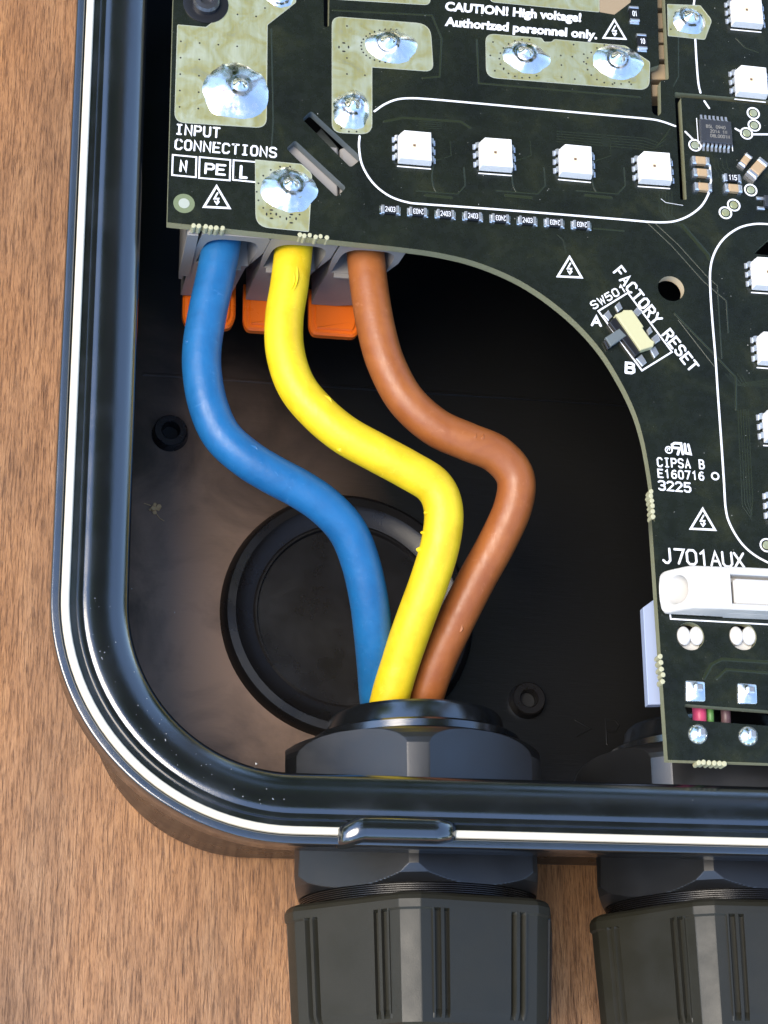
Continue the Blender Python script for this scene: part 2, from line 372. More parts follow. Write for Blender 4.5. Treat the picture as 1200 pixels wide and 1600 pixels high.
for dx, pts in ((0, [(-.05, .15), (.2, .02), (-.05, -.11)]), (.45, [(0, -.22), (0, .18), (.16, .18), (.22, .1), (.16, -.01), (0, -.02)]),
                (1.03, [(.28, .1), (.22, .17), (.08, .18), (0, .08), (0, -.1), (.07, -.2), (.22, -.2), (.28, -.13)]), (1.53, [(.25, .15), (0, .02), (.25, -.11)])):
    b = MB(); b.ribbon([(x+dx+p[0], y+p[1]) for p in pts], .028, FZ+.002, .010); E_(b.build('moulded_letter', M['floor'], enc))
# latch lug on the lower rim
b = MB(); rings = []
for k in range(25):
    f = k/24; x = -.66+f*1.58; e = min(f, 1-f)*2
    g = min(1, (e*3.2))**.5 if e > 0 else .02
    g = max(g, .12); yc = -4.46-.10*(1-min(1, f*5)); hh = .14+.17*g; wy = .115+.085*g
    rings.append([(x, yc+wy*abs(math.cos(a))**.7*(1 if math.cos(a) > 0 else -1)*(1 if math.sin(a) < .2 else .88), -.16+hh*(abs(math.sin(a))**.55)*(1 if math.sin(a) > 0 else -.9)) for a in [2*PI*i/20 for i in range(20)]])
b.loops(rings, True, True, True); E_(b.build('latch_lug', M['rim'], enc, angle=60))

# ------------------------------------------------------------------ cable glands
def hexring(r_flat, trunc, rot, n_round=0):
    """hexagon across flats 2*r_flat, corners cut to a circle of radius trunc"""
    out = []
    for k in range(6):
        a = rot+k*PI/3; half = math.acos(min(1, r_flat/trunc))
        out.append((a-half*1.0, trunc)); 
        out.append((a+half*1.0, trunc))
    return out
def ygland(gx, gz, nut_rot, body_rot, cap_rot, label, loc_y=-4.0):
    g = thing('cable_gland', label, 'cable gland', (gx, loc_y, gz), 'black cable glands through the lower wall')
    def ring(pol, y, sc=1.0): return [(r*sc*math.sin(a), y-loc_y, r*sc*math.cos(a)) for a, r in pol]
    def circ(r, y, n=72): return [(r*math.sin(2*PI*i/n), y-loc_y, r*math.cos(2*PI*i/n)) for i in range(n)]
    def fin(b, name, m, ang=25, bevel=0):
        o = b.build(name, m, g, angle=0, bevel=bevel)
        bm = bmesh.new(); bm.from_mesh(o.data); bmesh.ops.recalc_face_normals(bm, faces=bm.faces); bm.to_mesh(o.data); bm.free()
        smooth(o.data, ang); return o
    # inner lock nut: hexagon intersected with rounding cone
    def hexprof(rf, rot, stations, n=720, rnd=None):
        rings = []; S = [stations[0]]
        for a, b_ in zip(stations, stations[1:]):
            S += [(a[0]+(b_[0]-a[0])*k/8, a[1]+(b_[1]-a[1])*k/8) for k in range(1, 9)]
        for y, rmax in S:
            rg = []
            for i in range(n):
                a = 2*PI*i/n; d = ((a-rot+PI/6) % (PI/3))-PI/6
                r = min(rf/math.cos(d), rmax); rg.append((r*math.sin(a), y-loc_y, r*math.cos(a)))
            rings.append(rg)
        return rings
    b = MB(); R = 1.84
    st = [(-3.84, 1.0), (-3.84, 1.78), (-3.66, 1.80), (-3.64, 1.76), (-3.63, 2.04), (-3.06, 2.04), (-2.98, 2.02), (-2.90, 1.975), (-2.83, 1.91), (-2.79, 1.85)] + [(-2.74, 1.55), (-2.74, 1.0)]
    b.loops(hexprof(R, nut_rot, st)); fin(b, 'lock_nut', M['grain'], 10).location.x = -.09
    b = MB(); b.loops([circ(r, y) for r, y in ((1.0, -2.75), (1.52, -2.75), (1.56, -2.70), (1.56, -2.60), (1.5, -2.56), (1.34, -2.55), (1.31, -2.30), (1.27, -2.24), (1.12, -2.22), (1.05, -2.26), (1.03, -3.4))])
    fin(b, 'thread_collar', M['rim'], 30)
    b = MB(); st = [(-3.98, 1.0), (-3.98, 1.93), (-4.72, 1.95), (-4.83, 1.88), (-4.94, 1.74), (-4.94, 1.0)]
    b.loops(hexprof(1.72, body_rot, st)); fin(b, 'hex_body', M['grain'], 10)
    b = MB(); rings = []; n = 72; turns = []
    for k in range(60):
        y = -4.90-.28*k/59; r = 1.66+.055*(1 if (k % 6) < 3 else -.3); rings.append(circ(r, y))
    b.loops(rings); fin(b, 'thread', M['shell'], 50)
    # cap nut: rounded hexagon with raised panels and a pair of grooves at both sides of every face
    b = MB(); n = 1080; rings = []
    st = [(-5.12, -.35, 0), (-5.10, -.16, 0), (-5.12, -.08, 0), (-5.16, -.03, 0), (-5.22, .0, 0), (-5.30, .0, 0), (-5.33, 0, .0), (-5.36, 0, 1), (-6.66, 0, 1), (-6.72, 0, .6), (-6.78, 0, .0), (-6.84, 0, 0), (-6.98, -.16, 0), (-7.12, -.5, 0)]
    for y, dr, gon in st:
        rg = []; scale = 1-.05*((-5.10-y)/1.9)
        for i in range(n):
            a = 2*PI*i/n; d = ((a-cap_rot+PI/6) % (PI/3))-PI/6
            rf, rc = 1.85, 2.06
            r0 = min(rf/math.cos(d), rc - .03*math.cos(6*d)*0)
            ad = abs(math.degrees(d)); r = r0
            if gon:
                # raised panel |ad|<14, grooves at 15.5-17.5 and 19-21
                pan = .045 if ad < 21.5 else 0.0
                if ad < 21.5: r = rf/math.cos(d)*1.0+pan*.6
                if 14.6 < ad < 16.6 or 18.2 < ad < 20.4: r -= .085
                if 16.6 <= ad <= 18.2: r += .01
                r = r0*(1-gon)+r*gon
            elif y > -5.35: r = min(r0+.03, 2.085)
            r = (r+dr)*scale if dr > -.3 else (rc+dr)*scale
            rg.append((r*math.sin(a), y-loc_y, r*math.cos(a)))
        rings.append(rg)
    rings.append(circ(1.2, -7.12, n)); rings.append(circ(1.15, -6.9, n)); b.loops(rings, cap1=True)
    fin(b, 'cap_nut', M['cap'], 15).location.x = .05
    return g
D = math.radians
GX, GZ = .98, -2.85
ygland(GX, GZ, D(-8)+PI/6, D(-13)+PI/6, D(-16)+PI/6, 'black cable gland with the blue, yellow and brown wires passing through it')
ygland(GX+4.62, GZ, D(-38)+PI/6, D(-24)+PI/6, D(-28)+PI/6, 'black cable gland cut off by the right edge, below the white connector')

# ------------------------------------------------------------------ the three wires
def wire(name, label, m, pts, r=.285):
    P = catmull([at(px, py, z) if z is not None else Vector(px) for px, py, z in pts])
    b = MB(); o = b.tube(P, r, 28).build(name, m, angle=60); return tag(o, label, 'wire'), P
zz = -.72
bw, BP = wire('blue_wire', 'thick blue insulated wire from the leftmost terminal down into the cable gland', M['blue'],
    [(352, 330, -.62), (346, 380, zz), (336, 435, zz), (325, 485, zz), (316, 540, zz), (316, 585, zz), (326, 636, zz), (347, 681, -.74), (385, 716, -.78), (425, 741, -.83), (470, 765, -.9), (510, 793, -1.0), (543, 830, -1.15), (563, 878, -1.35), (576, 935, -1.6), (583, 990, -1.9), (588, 1045, -2.25), (592, 1095, -2.62), (600, 1130, -2.9), (612, 1165, -3.0)])
yw, YP = wire('yellow_wire', 'thick yellow insulated wire with nicks, running between the blue and brown wires', M['yellow'],
    [(462, 335, -.62), (459, 385, zz), (453, 440, -.70), (444, 500, -.68), (446, 552, -.66), (463, 603, -.64), (496, 644, -.62), (538, 679, -.62), (588, 707, -.63), (638, 734, -.66), (678, 760, -.72), (693, 797, -.8), (688, 850, -.95), (670, 910, -1.2), (648, 970, -1.5), (627, 1030, -1.85), (611, 1085, -2.15), (604, 1125, -2.4), (612, 1165, -2.6)])
rw, RP = wire('brown_wire', 'thick brown insulated wire with a sharp elbow, rightmost of the three', M['brown'],
    [(566, 345, -.62), (571, 395, zz), (577, 450, zz), (588, 515, zz), (604, 570, -.74), (634, 625, -.78), (680, 667, -.82), (730, 690, -.86), (776, 710, -.92), (805, 745, -1.0), (802, 790, -1.1), (778, 845, -1.3), (745, 905, -1.55), (712, 970, -1.85), (684, 1030, -2.15), (664, 1088, -2.45), (654, 1128, -2.7), (650, 1165, -2.8)])
def nick(P, i, ang, m, ln=.16, name='insulation_nick', parent=None, w_=.03, h=.012, r=.285):
    """a small lifted flap of insulation on the wire"""
    p = P[i]; t_ = (P[i+1]-P[i-1]).normalized(); a = t_.cross(Vector((0, 0, 1))).normalized(); u = a.cross(t_)
    q = lambda s, th, rad: p+t_*s+(a*math.cos(th)+u*math.sin(th))*rad
    b = MB(); rg = []
    for k in range(7):
        f = k/6; wd = w_*math.sin(PI*min(1, f+.08)); th = ang+.25*math.sin(f*3)*.4
        rg.append([q((f-.5)*ln, th-wd/r, r-.004), q((f-.5)*ln, th, r+h*math.sin(PI*f)+.002), q((f-.5)*ln, th+wd/r, r-.004)])
    b.loops(rg, False); o = b.build(name, m, parent); return o
nick(YP, 30, 1.75, M['yellow'], .42, parent=yw, h=.03, w_=.035); nick(YP, 31, 1.62, M['yellow'], .3, parent=yw, h=.02)
nick(YP, 172, .15, M['yellow'], .09, parent=yw, h=.06); nick(YP, 165, .1, M['yellow'], .06, parent=yw, h=.05)
nick(YP, 155, .2, M['yellow'], .07, parent=yw, h=.05); nick(YP, 100, .2, M['yellow'], .1, parent=yw, h=.03)
nick(YP, 84, 2.2, M['yellow'], .14, parent=yw, h=.018)
nick(BP, 57, .5, M['blue'], .07, parent=bw, h=.02); nick(BP, 112, 1.9, M['blue'], .12, parent=bw, h=.012)
nick(RP, 102, 1.6, M['brown'], .05, parent=rw, h=.014, w_=.12); nick(RP, 99, 1.5, M['brown'], .04, parent=rw, h=.012, w_=.13)
nick(RP, 183, 1.9, M['brown'], .12, parent=rw, h=.015)

# ------------------------------------------------------------------ circuit board
pcb = thing('circuit_board', 'dark green circuit board with white LEDs and soldered pads filling the enclosure', 'circuit board', (-3.12, 4.25, 0))
PO = Vector(pcb.location)
def B_(o, parent=None):
    o.parent = parent or pcb
    if o.parent is pcb: o.location = Vector(o.location)-PO
    return o
TH = .16
# outline: left edge, lower left edge, arc to the right, then down to the lower right edge
arcpx = [(622, 386), (680, 394), (740, 408), (800, 432), (850, 462), (900, 503), (940, 548), (970, 596), (992, 642), (1005, 684), (1013, 725), (1019, 766), (1023, 815)]
arcw = pxs(arcpx)
out = [(-3.12, 13.2), (-3.12, 4.25)] + [(v.x, v.y) for v in catmull([Vector((x, y, 0)) for x, y in arcw], 4)] + [(3.90, .10), (3.905, -.4), (3.93, -3.40), (12.0, -3.40), (12.0, 13.2)]
holes = []
def circle_px(px, py, r, n=40): x, y = at2(px, py); return [(x+r*math.cos(2*PI*i/n), y+r*math.sin(2*PI*i/n)) for i in range(n)]
holes.append(circle_px(1048.5, 451, .205))
sl1 = rounded(pxs([(472, 186), (486, 173), (566, 247), (548, 262)]), .05); holes.append(sl1)
sl2 = rounded(pxs([(447, 232), (461, 219), (541, 293), (526, 308)]), .05); holes.append(sl2)
holes.append(rounded(pxs([(505, -40), (515, -40), (514, 42), (506, 42)]), .045))
holes.append(rounded(pxs([(1026, -40), (1037, -40), (1045, 124), (1032, 126), (1033, 178), (1026, 182), (1019, 176), (1016, 106), (1030, 102)]), [.02, .02, .03, .02, .05, .05, .05, .03, .02]))
holes.append(rounded(pxs([(1054, 144), (1260, 162), (1260, 169), (1064, 152), (1073, 312), (1063, 312)]), [.03, .02, .02, .02, .02, .02]))
holes.append(rounded(pxs([(1177, 396), (1205, 370), (1240, 400), (1238, 404)]), .02))
slot = rounded(pxs([(1068, 1100), (1290, 1117), (1290, 1141), (1078, 1125)]), [.05, .03, .03, .06]); holes.append(slot)
for px in (1078.5, 1160.5): holes.append(circle_px(px, 994, .205, 28))
cu = bpy.data.curves.new('board_outline', 'CURVE'); cu.dimensions = '2D'; cu.fill_mode = 'BOTH'; cu.extrude = TH/2
for poly in [out]+holes:
    sp = cu.splines.new('POLY'); sp.points.add(len(poly)-1); sp.use_cyclic_u = True
    for i, (x, y) in enumerate(poly): sp.points[i].co = (x, y, -TH/2, 1)
tmp = bpy.data.objects.new('tmp', cu); C.objects.link(tmp); bpy.context.view_layer.update()
me = bpy.data.meshes.new_from_object(tmp.evaluated_get(bpy.context.evaluated_depsgraph_get())); bpy.data.objects.remove(tmp)
me.name = 'laminate'; me.materials.clear(); me.materials.append(M['mask']); me.materials.append(M['fr4'])
zs = [v.co.z for v in me.vertices]
zoff = -max(zs)
for v in me.vertices: v.co.z += zoff
me.materials.append(M['tab']); me.materials.append(mat('drilled_laminate', (.62, .50, .32), .45))
_in = lambda c, P: min(q[0] for q in P)-.03 < c.x < max(q[0] for q in P)+.03 and min(q[1] for q in P)-.03 < c.y < max(q[1] for q in P)+.03
for p in me.polygons: p.material_index = 0 if abs(p.normal.z) > .5 else (2 if _in(p.center, sl1) or _in(p.center, sl2) else (3 if _in(p.center, holes[0]) else 1))
lam = bpy.data.objects.new('laminate', me); C.objects.link(lam); B_(lam)

def flat(pts, name, m, z=.004, parent=None, h=None):
    b = MB(); b.prism(pts, .0005, z, min(.002, z*.4)); return B_(b.build(name, m, angle=0), parent)
# ---- tinned pads
PADS = {
 'a': (pxs([(277.5, 39), (322, 43), (344, 26), (344, -45), (462, -45), (462, 4), (417.5, 39), (416, 200), (273, 191)]), [.02, .02, .02, 0, 0, .02, .02, .16, .16]),
 'b': (pxs([(519, 26), (672, 38), (677, 112), (581, 105), (581, 210), (519, 207)]), [.15, .22, .14, .01, .18, .16]),
 'c': (pxs([(759, 53), (846, 60), (850, 66), (862, 66), (866, 62), (977, 72), (1015, 97), (1014, 141), (760, 121)]), [.14, .02, .02, .02, .02, .03, .03, .17, .17]),
 'd': (pxs([(399, 250), (471, 257), (487, 272), (485, 317), (482, 362), (400, 354)]), [.01, .03, .05, .02, .01, .2]),
 'e': (pxs([(500, -45), (672, -45), (672, 8), (524, -1)]), [.02, .02, .1, .02]),
 'f': (pxs([(764, -45), (936, -45), (936, 19), (766, 3)]), [.02, .02, .02, .08]),
 'g': (pxs([(1043, 7), (1094, 9), (1112, 32), (1101, 62), (1044, 56)]), [.01, .02, .06, .03, .01]),
}
for k, (p, r) in PADS.items():
    o = flat(rounded(p, r, 6), 'solder_pad', M['pad'], .006)
    b = MB()
# faint bright rim where the mask opens
b = MB()
for k, (p, r) in PADS.items(): b.ribbon(rounded(p, r, 6), .014, .005, .003, True)
o = B_(b.build('pad_edge', mat('pad_edge', (.62, .62, .45), .35, metal=.6)));
flat(rounded(pxs([(937, -40), (990, -40), (985, 4), (960, 23), (937, 19)]), .01), 'bare_patch', M['tan'], .005)
# via dots
dots = []
for gx in range(4):
    for gy in range(7):
        dots.append((282.5+gx*29.3-gy*.5+(gy < 2)*0, 65+gy*25.6+gx*2.6))
dots = [d for d in dots if not (320 < d[0] < 420 and 88 < d[1] < 200)]
dots += [(371, 23), (400, 26), (414, 13), (542, 41), (542, 91), (570, 118), (542, 116), (533, 201), (545, 206), (557, 206), (770, 66), (766, 87), (773, 111), (787, 107), (876, 87), (894, 89), (877, 102), (877, 121), (898, 124), (896, 70), (1048, 46), (1085, 50), (912, 85), (912, 97), (986, 132), (960, 130)]
for cx, cy, rx, ry, n in ((608, 72, 44, 26, 20), (820, 92, 40, 30, 14), (962, 100, 46, 32, 14), (447, 300, 46, 40, 12)):
    dots += [(cx+rx*math.cos(a), cy+ry*math.sin(a)) for a in [PI*.35+k*PI*1.3/n for k in range(n)]]
b = MB()
for px, py in dots:
    x, y = at2(px, py); b.disc(x, y, .003, .0085, .014, 8)
for px, py in ((424, 335), (455, 342), (537, 74)):
    for dx, dy, w_, h_ in ((0, -6.5, .055, .025), (0, 6.5, .055, .025), (-7.5, 0, .025, .05), (7.5, 0, .025, .05)):
        x, y = at2(px+dx, py+dy); b.prism([(x+w_/2*math.cos(a), y+h_/2*math.sin(a)) for a in [2*PI*i/12 for i in range(12)]], .003, .0085)
o = B_(b.build('via_holes', M['hole'], angle=0)); o['kind'] = 'stuff'
# ---- solder joints
from mathutils import noise as mn
def solder(px, py, rx, ry, h=.16, pin=(0, 0), seed=0, parent=None, rot=0, name='solder_joint'):
    cx, cy = at2(px, py); b = MB(); rings = []; nr, na = 16, 48
    for j in range(nr+1):
        f = j/nr; rg = []
        for i in range(na):
            a = 2*PI*i/na; q = Vector((math.cos(a)*1.3+seed*3.1, math.sin(a)*1.3, seed))
            er = 1+.13*mn.noise(q*1.1)+.05*mn.noise(q*3.3)
            x = rx*er*f*math.cos(a); y = ry*er*f*math.sin(a)
            dx, dy = x-pin[0]*rx, y-pin[1]*ry; s = (dx*dx+dy*dy)**.5
            z = h*(.62*(1-f*f)**.9+.38*(1-f)**1.5)*(1+.22*mn.noise(Vector((x*2.2+seed*7, y*2.2, 1.7)))) + .05*math.exp(-(s/.07)**2) - .025*math.exp(-((s-.12)/.04)**2)
            rg.append((cx+x, cy+y, max(.0065, .0065+z if f < .999 else .004)))
        rings.append(rg)
    b.loops(rings[::-1], cap1=False); return B_(b.build(name, M['solder'], angle=80), parent)
solder(368, 143, .50, .46, .17, (.1, .1), 1); solder(452, 297, .40, .36, .16, (.05, .15), 2)
solder(612, 72, .40, .29, .16, (-.2, 0), 3); solder(549, 172, .28, .33, .17, (0, .1), 4)
solder(822, 90, .37, .29, .15, (-.1, .1), 5); solder(966, 98, .40, .31, .17, (-.1, 0), 6); solder(1076, 32, .29, .24, .15, (.05, .1), 7)
solder(437, -6, .2, .2, .1, (0, 0), 8)
# ---- silk screen lines
SW = .032
def silk(pts_px, w_=SW, closed=False, name='printed_line', m='silk'):
    b = MB(); b.ribbon(pxs(pts_px), w_, .002, .0035, closed); return B_(b.build(name, M[m]))
def curvepx(p, per=8): return [(v.x, v.y) for v in catmull([Vector((x, y, 0)) for x, y in p], per)]
silk(curvepx([(585, 174), (601, 163), (620, 155.5), (642, 153.5), (672, 155), (740, 161), (850, 171), (960, 181), (1015, 186), (1035, 190), (1055, 197)]))
silk(curvepx([(562, 213), (561, 230), (566, 258), (583, 286), (608, 306), (636, 316), (662, 319), (740, 324.5), (850, 333), (960, 342), (1032, 347.5), (1066, 342), (1093, 325), (1107, 303), (1110.5, 285)]))
silk(curvepx([(1111, 283), (1109, 258)]))
silk(curvepx([(1086, -10), (1084, 8)])); silk(curvepx([(1086.5, 62), (1088, 90), (1091, 128), (1094.5, 145)])); silk([(1100.5, 158), (1108, 169)])
silk([(1071, 206), (1084, 219)]); silk([(1149, 201), (1158, 206)]); silk([(1175, 210), (1205, 210)])
silk(curvepx([(1205, 350.5), (1180, 350), (1155, 356), (1132, 372), (1117, 394), (1110, 420), (1110, 455), (1113, 500), (1118, 560), (1122, 620), (1127, 690), (1131, 750), (1134, 795), (1141, 820), (1158, 848), (1180, 868), (1210, 884)]))
silk([(1033, 311), (1040, 316.5), (1067, 321)], .007, name='hair_scratch')
silk([(792, 72), (795, 76)], .012, name='hair_scratch')
# ---- stroke lettering
G = {
 'A': ['0,0 2,6 4,0', '.8,2 3.2,2'], 'B': ['0,0 0,6 2.6,6 3.6,5.2 3.6,4 2.6,3.2 0,3.2', '2.6,3.2 3.9,2.4 3.9,.9 2.8,0 0,0'], 'C': ['4,5 3,6 1,6 0,5 0,1 1,0 3,0 4,1'],
 'D': ['0,0 0,6 2.5,6 4,4.6 4,1.4 2.5,0 0,0'], 'E': ['4,6 0,6 0,0 4,0', '0,3.1 3.2,3.1'], 'F': ['4,6 0,6 0,0', '0,3.1 3.2,3.1'], 'G': ['4,5 3,6 1,6 0,5 0,1 1,0 3,0 4,1 4,3 2.2,3'],
 'I': ['.8,6 3.2,6', '2,6 2,0', '.8,0 3.2,0'], 'J': ['3,6 3,1.2 2,0 1,0 0,1'], 'L': ['0,6 0,0 3.6,0'], 'N': ['0,0 0,6 4,0 4,6'], 'O': ['1,0 0,1.2 0,4.8 1,6 3,6 4,4.8 4,1.2 3,0 1,0'],
 'P': ['0,0 0,6 3,6 4,5.2 4,3.6 3,2.8 0,2.8'], 'R': ['0,0 0,6 3,6 4,5.2 4,3.8 3,3 0,3', '2,3 4,0'], 'S': ['4,5.2 3,6 1,6 0,5.2 0,3.9 1,3.1 3,2.9 4,2.1 4,.8 3,0 1,0 0,.8'],
 'T': ['0,6 4,6', '2,6 2,0'], 'U': ['0,6 0,1.2 1,0 3,0 4,1.2 4,6'], 'V': ['0,6 2,0 4,6'], 'W': ['0,6 1,0 2.2,4.4 3.4,0 4.4,6'], 'X': ['0,0 4,6', '0,6 4,0'], 'Y': ['0,6 2,3.2 4,6', '2,3.2 2,0'],
 '0': ['1,0 0,1.2 0,4.8 1,6 3,6 4,4.8 4,1.2 3,0 1,0'], '1': ['.8,4.8 2.2,6 2.2,0'], '2': ['0,5 1,6 3,6 4,5 4,3.9 0,0 4,0'], '3': ['0,5.4 1,6 3,6 4,5.2 4,3.8 3,3.1 1.6,3.1', '3,3.1 4,2.3 4,.9 3,0 1,0 0,.7'],
 '4': ['3,0 3,6 0,1.8 4,1.8'], '5': ['3.8,6 .4,6 .2,3.4 3,3.6 4,2.6 4,1 3,0 1,0 0,.8'], '6': ['3.6,5.6 2.6,6 1,5.4 0,3.6 0,1.2 1,0 3,0 4,1.2 4,2.4 3,3.4 1,3.4 0,2.2'], '7': ['0,6 4,6 1.4,0'],
 '9': ['.4,.4 1.4,0 3,.6 4,2.4 4,4.8 3,6 1,6 0,4.8 0,3.6 1,2.6 3,2.6 4,3.8'],
 '8': ['1,3.1 0,4 0,5.2 1,6 3,6 4,5.2 4,4 3,3.1 1,3.1 0,2.2 0,.9 1,0 3,0 4,.9 4,2.2 3,3.1'], ' ': [], '-': ['.6,3 3.4,3'], 'Z': ['0,6 4,6 0,0 4,0'],
}
def strokes(txt, org, uh, uv, w_, z=.002, h=.0035, adv=1.0):
    """org lower left of the first letter, uh vector from one letter to the next, uv vector up the letter height"""
    b = MB(); org = Vector(org); uh = Vector(uh); uv = Vector(uv)
    for i, ch in enumerate(txt):
        o = org+uh*i
        for s_ in G[ch]:
            pts = [tuple(float(q) for q in c.split(',')) for c in s_.split()]
            b.ribbon([tuple(o+uh*(px/4*.68*adv)+uv*(py/6)) for px, py in pts], w_, z, h)
    return b
def text_px(txt, p0, p1, pu, w_, name='printed_lettering', adv=1.0, z=0, m='silk', parent=None):
    """p0 lower left of first letter, p1 lower left of the last letter, pu top left of the first (pixels)"""
    a, e, u = (Vector(at2(*p, z)) for p in (p0, p1, pu))
    n = max(1, len(txt)-1)
    return B_(strokes(txt, a, (e-a)/n, u-a, w_, z+.002, .0035, adv).build(name, M[m]), parent)
text_px('INPUT', (275, 209), (333, 214), (276, 194.5), .03, adv=.95)
text_px('CONNECTIONS', (274, 232.5), (421.5, 245), (275, 218), .03, adv=.95)
def box_px(pts, w_=.025): silk(pts, w_, True)
box_px([(270, 242), (307, 245.5), (306, 277), (269, 273.5)]); box_px([(312, 245.5), (360, 250), (359, 282), (311, 278)])
silk([(398, 253), (365, 250.3), (364, 281), (398, 284.5)], .025)
text_px('N', (282, 267), (310, 268), (283, 252), .038, adv=.4*1.1)
text_px('PE', (321, 270.5), (338.5, 272), (322, 256), .036, adv=1.05)
text_px('L', (376, 277), (400, 279), (377, 260), .042, adv=.6)
def warn(px, py, s=1.0, rot=0):
    T = [(-20, 15), (0, -18), (20.5, 17)]; b = MB()
    f = lambda q: at2(px+q[0]*s, py+q[1]*s)
    b.ribbon([f(q) for q in T], .034*s**.5, .002, .0035, True)
    b.ribbon([f(q) for q in ((1.5, -7), (-3.5, 2), (3, 2), (.5, 10))], .026*s**.5, .002, .0035)
    b.ribbon([f(q) for q in ((-3, 6), (.5, 11), (4, 7))], .02*s**.5, .002, .0035)
    return B_(b.build('warning_triangle', M['silk']))
warn(338.5, 308.5, .98); warn(960, 46.5, .85); warn(890, 418, .92); warn(1098, 812, .94)
text_px('SW501', (928, 483), (972, 458), (922, 473), .024, adv=.95)
text_px('FACTORY', (959, 426), (1016, 499.5), (971, 416), .034, adv=.98); text_px('RESET', (1035, 524), (1073, 573), (1047, 514), .034, adv=.98)
text_px('A', (925, 508), (944, 509.5), (925, 494), .038, adv=1.05)
text_px('B', (978, 582), (1000, 584), (978.5, 567), .042, adv=.85)
silk([(935, 486), (981, 457.5), (1050, 550), (1003, 579)], .026, True)
text_px('CIPSA', (1028, 728.5), (1071.7, 730.8), (1027, 715.5), .024, adv=.92); text_px('B', (1093.5, 732), (1104.4, 732.6), (1092.5, 719), .024, adv=.92)
text_px('E160716', (1029, 745.5), (1093, 749.5), (1028, 733.5), .024, adv=.92)
text_px('3225', (1030, 765), (1070, 768), (1029, 751.5), .028, adv=1.0)
text_px('J701AUX', (1037, 879), (1149, 886), (1035, 857), .034, adv=1.12)
b = MB()
ring_ = lambda px, py, r, n=18: [(at(px, py).x+r*math.cos(2*PI*i/n), at(px, py).y+r*math.sin(2*PI*i/n)) for i in range(n)]
b.ribbon(ring_(1117.5, 744, .052), .026, .002, .0035, True); B_(b.build('printed_line', M['silk']))
b = MB(); b.ribbon(ring_(1045, 703, .05), .02, .002, .0035, True)
fp = lambda P: pxs(P)
b.ribbon(fp([(1059, 710), (1062, 700.5), (1051, 699.5), (1050, 695), (1054, 692.5), (1064, 693), (1067, 709.5)]), .038, .002, .0035)
b.ribbon(fp([(1070, 694), (1071.5, 708), (1079, 709.5), (1075.5, 695)]), .038, .002, .0035)
b.ribbon(fp([(1043, 704.5), (1043.5, 701), (1046.5, 701.3), (1046, 704)]), .012, .002, .003)
B_(b.build('component_mark', M['silk']))
# proportional lettering
def font_text(txt, p0, p1, up_px, bold=.006):
    """p0/p1 ends of the base line, up_px a point above p0 at cap height"""
    cu = bpy.data.curves.new('lettering', 'FONT'); cu.body = txt; cu.offset = 0.0; cu.size = 1; cu.resolution_u = 3
    o = bpy.data.objects.new('lettering_tmp', cu); C.objects.link(o); bpy.context.view_layer.update()
    w0 = o.dimensions.x; a, e, u = (Vector(at2(*p)) for p in (p0, p1, up_px)); wid = (e-a).length; cap = (u-a).length
    cu.offset = bold/(wid/w0); bpy.context.view_layer.update()
    me = bpy.data.meshes.new_from_object(o.evaluated_get(bpy.context.evaluated_depsgraph_get())); bpy.data.objects.remove(o)
    ex, ey = (e-a)/wid, (u-a)/cap; sx, sy = wid/w0, cap/.73
    for v in me.vertices:
        q = a+ex*(v.co.x*sx)+ey*(v.co.y*sy); v.co = (q.x, q.y, .005)
    me.materials.clear(); me.materials.append(M['silk']); o = bpy.data.objects.new('printed_lettering', me); C.objects.link(o); return B_(o)
font_text('CAUTION! High voltage!', (695, 16), (906, 34), (696, 2.5), .009)
font_text('Authorized personnel only.', (696, 40), (932, 61), (697, 26.5), .009)

# ---- LEDs
def part(b, name, m, parent, **k): o = b.build(name, m, parent, **k); kid(o); return o
b = MB()
def sq(h, c):  # square with one chamfered corner
    return [(-h, -h), (h, -h), (h, h), (-h+c, h), (-h, h-c)]
r0, r1 = sq(.25, .07), sq(.236, .066)
b.loops([[(x, y, .02) for x, y in r0], [(x, y, .07) for x, y in r0], [(x, y, .165) for x, y in r1], [(x*.97, y*.97, .172) for x, y in r1]], True, True, False)
n = 40
# top face with round opening and sloped cup
ringo = []
for i in range(n):
    a = 2*PI*i/n; c_, s_ = math.cos(a), math.sin(a); k = min(.229/max(abs(c_), 1e-6), .229/max(abs(s_), 1e-6)); 
    if c_ < 0 and s_ > 0: k = min(k, (.229*2-.064)/(abs(c_)+abs(s_)))
    ringo.append((c_*k, s_*k, .172))
b.loops([ringo, [(.195*math.cos(2*PI*i/n), .195*math.sin(2*PI*i/n), .172) for i in range(n)], [(.17*math.cos(2*PI*i/n), .17*math.sin(2*PI*i/n), .135) for i in range(n)]])
LEDo = b.build('led', M['led'], angle=30)
b = MB(); b.disc(0, 0, .12, .158, .185, 32); part(b, 'lens', M['lens'], LEDo, angle=0)
b = MB(); b.box(-.02, 0, .158, .161, .04, .04); part(b, 'die', M['die'], LEDo, angle=0)
LEG = None
for sx in (-1, 1):
    for k in (-1, 0, 1):
        b = MB(); x0 = sx*.25; yk = k*.15
        prof = [(.235, .085), (.275, .085), (.298, .06), (.302, .012), (.33, .008), (.33, 0.0), (.29, 0), (.28, .045), (.235, .06)]
        b.loops([[(sx*p, yk-.045, z) for p, z in prof], [(sx*p, yk+.045, z) for p, z in prof]], True, True, True)
        o = part(b, 'leg', M['tin'], LEDo, angle=0)
        bm = bmesh.new(); bm.from_mesh(o.data); bmesh.ops.recalc_face_normals(bm, faces=bm.faces); bm.to_mesh(o.data); bm.free()
b = MB(); b.ribbon([(-.25, -.285), (.25, -.285)], .02, .002, .003); part(b, 'printed_line', M['silk'], LEDo)
LEDo.parent = pcb; first = True
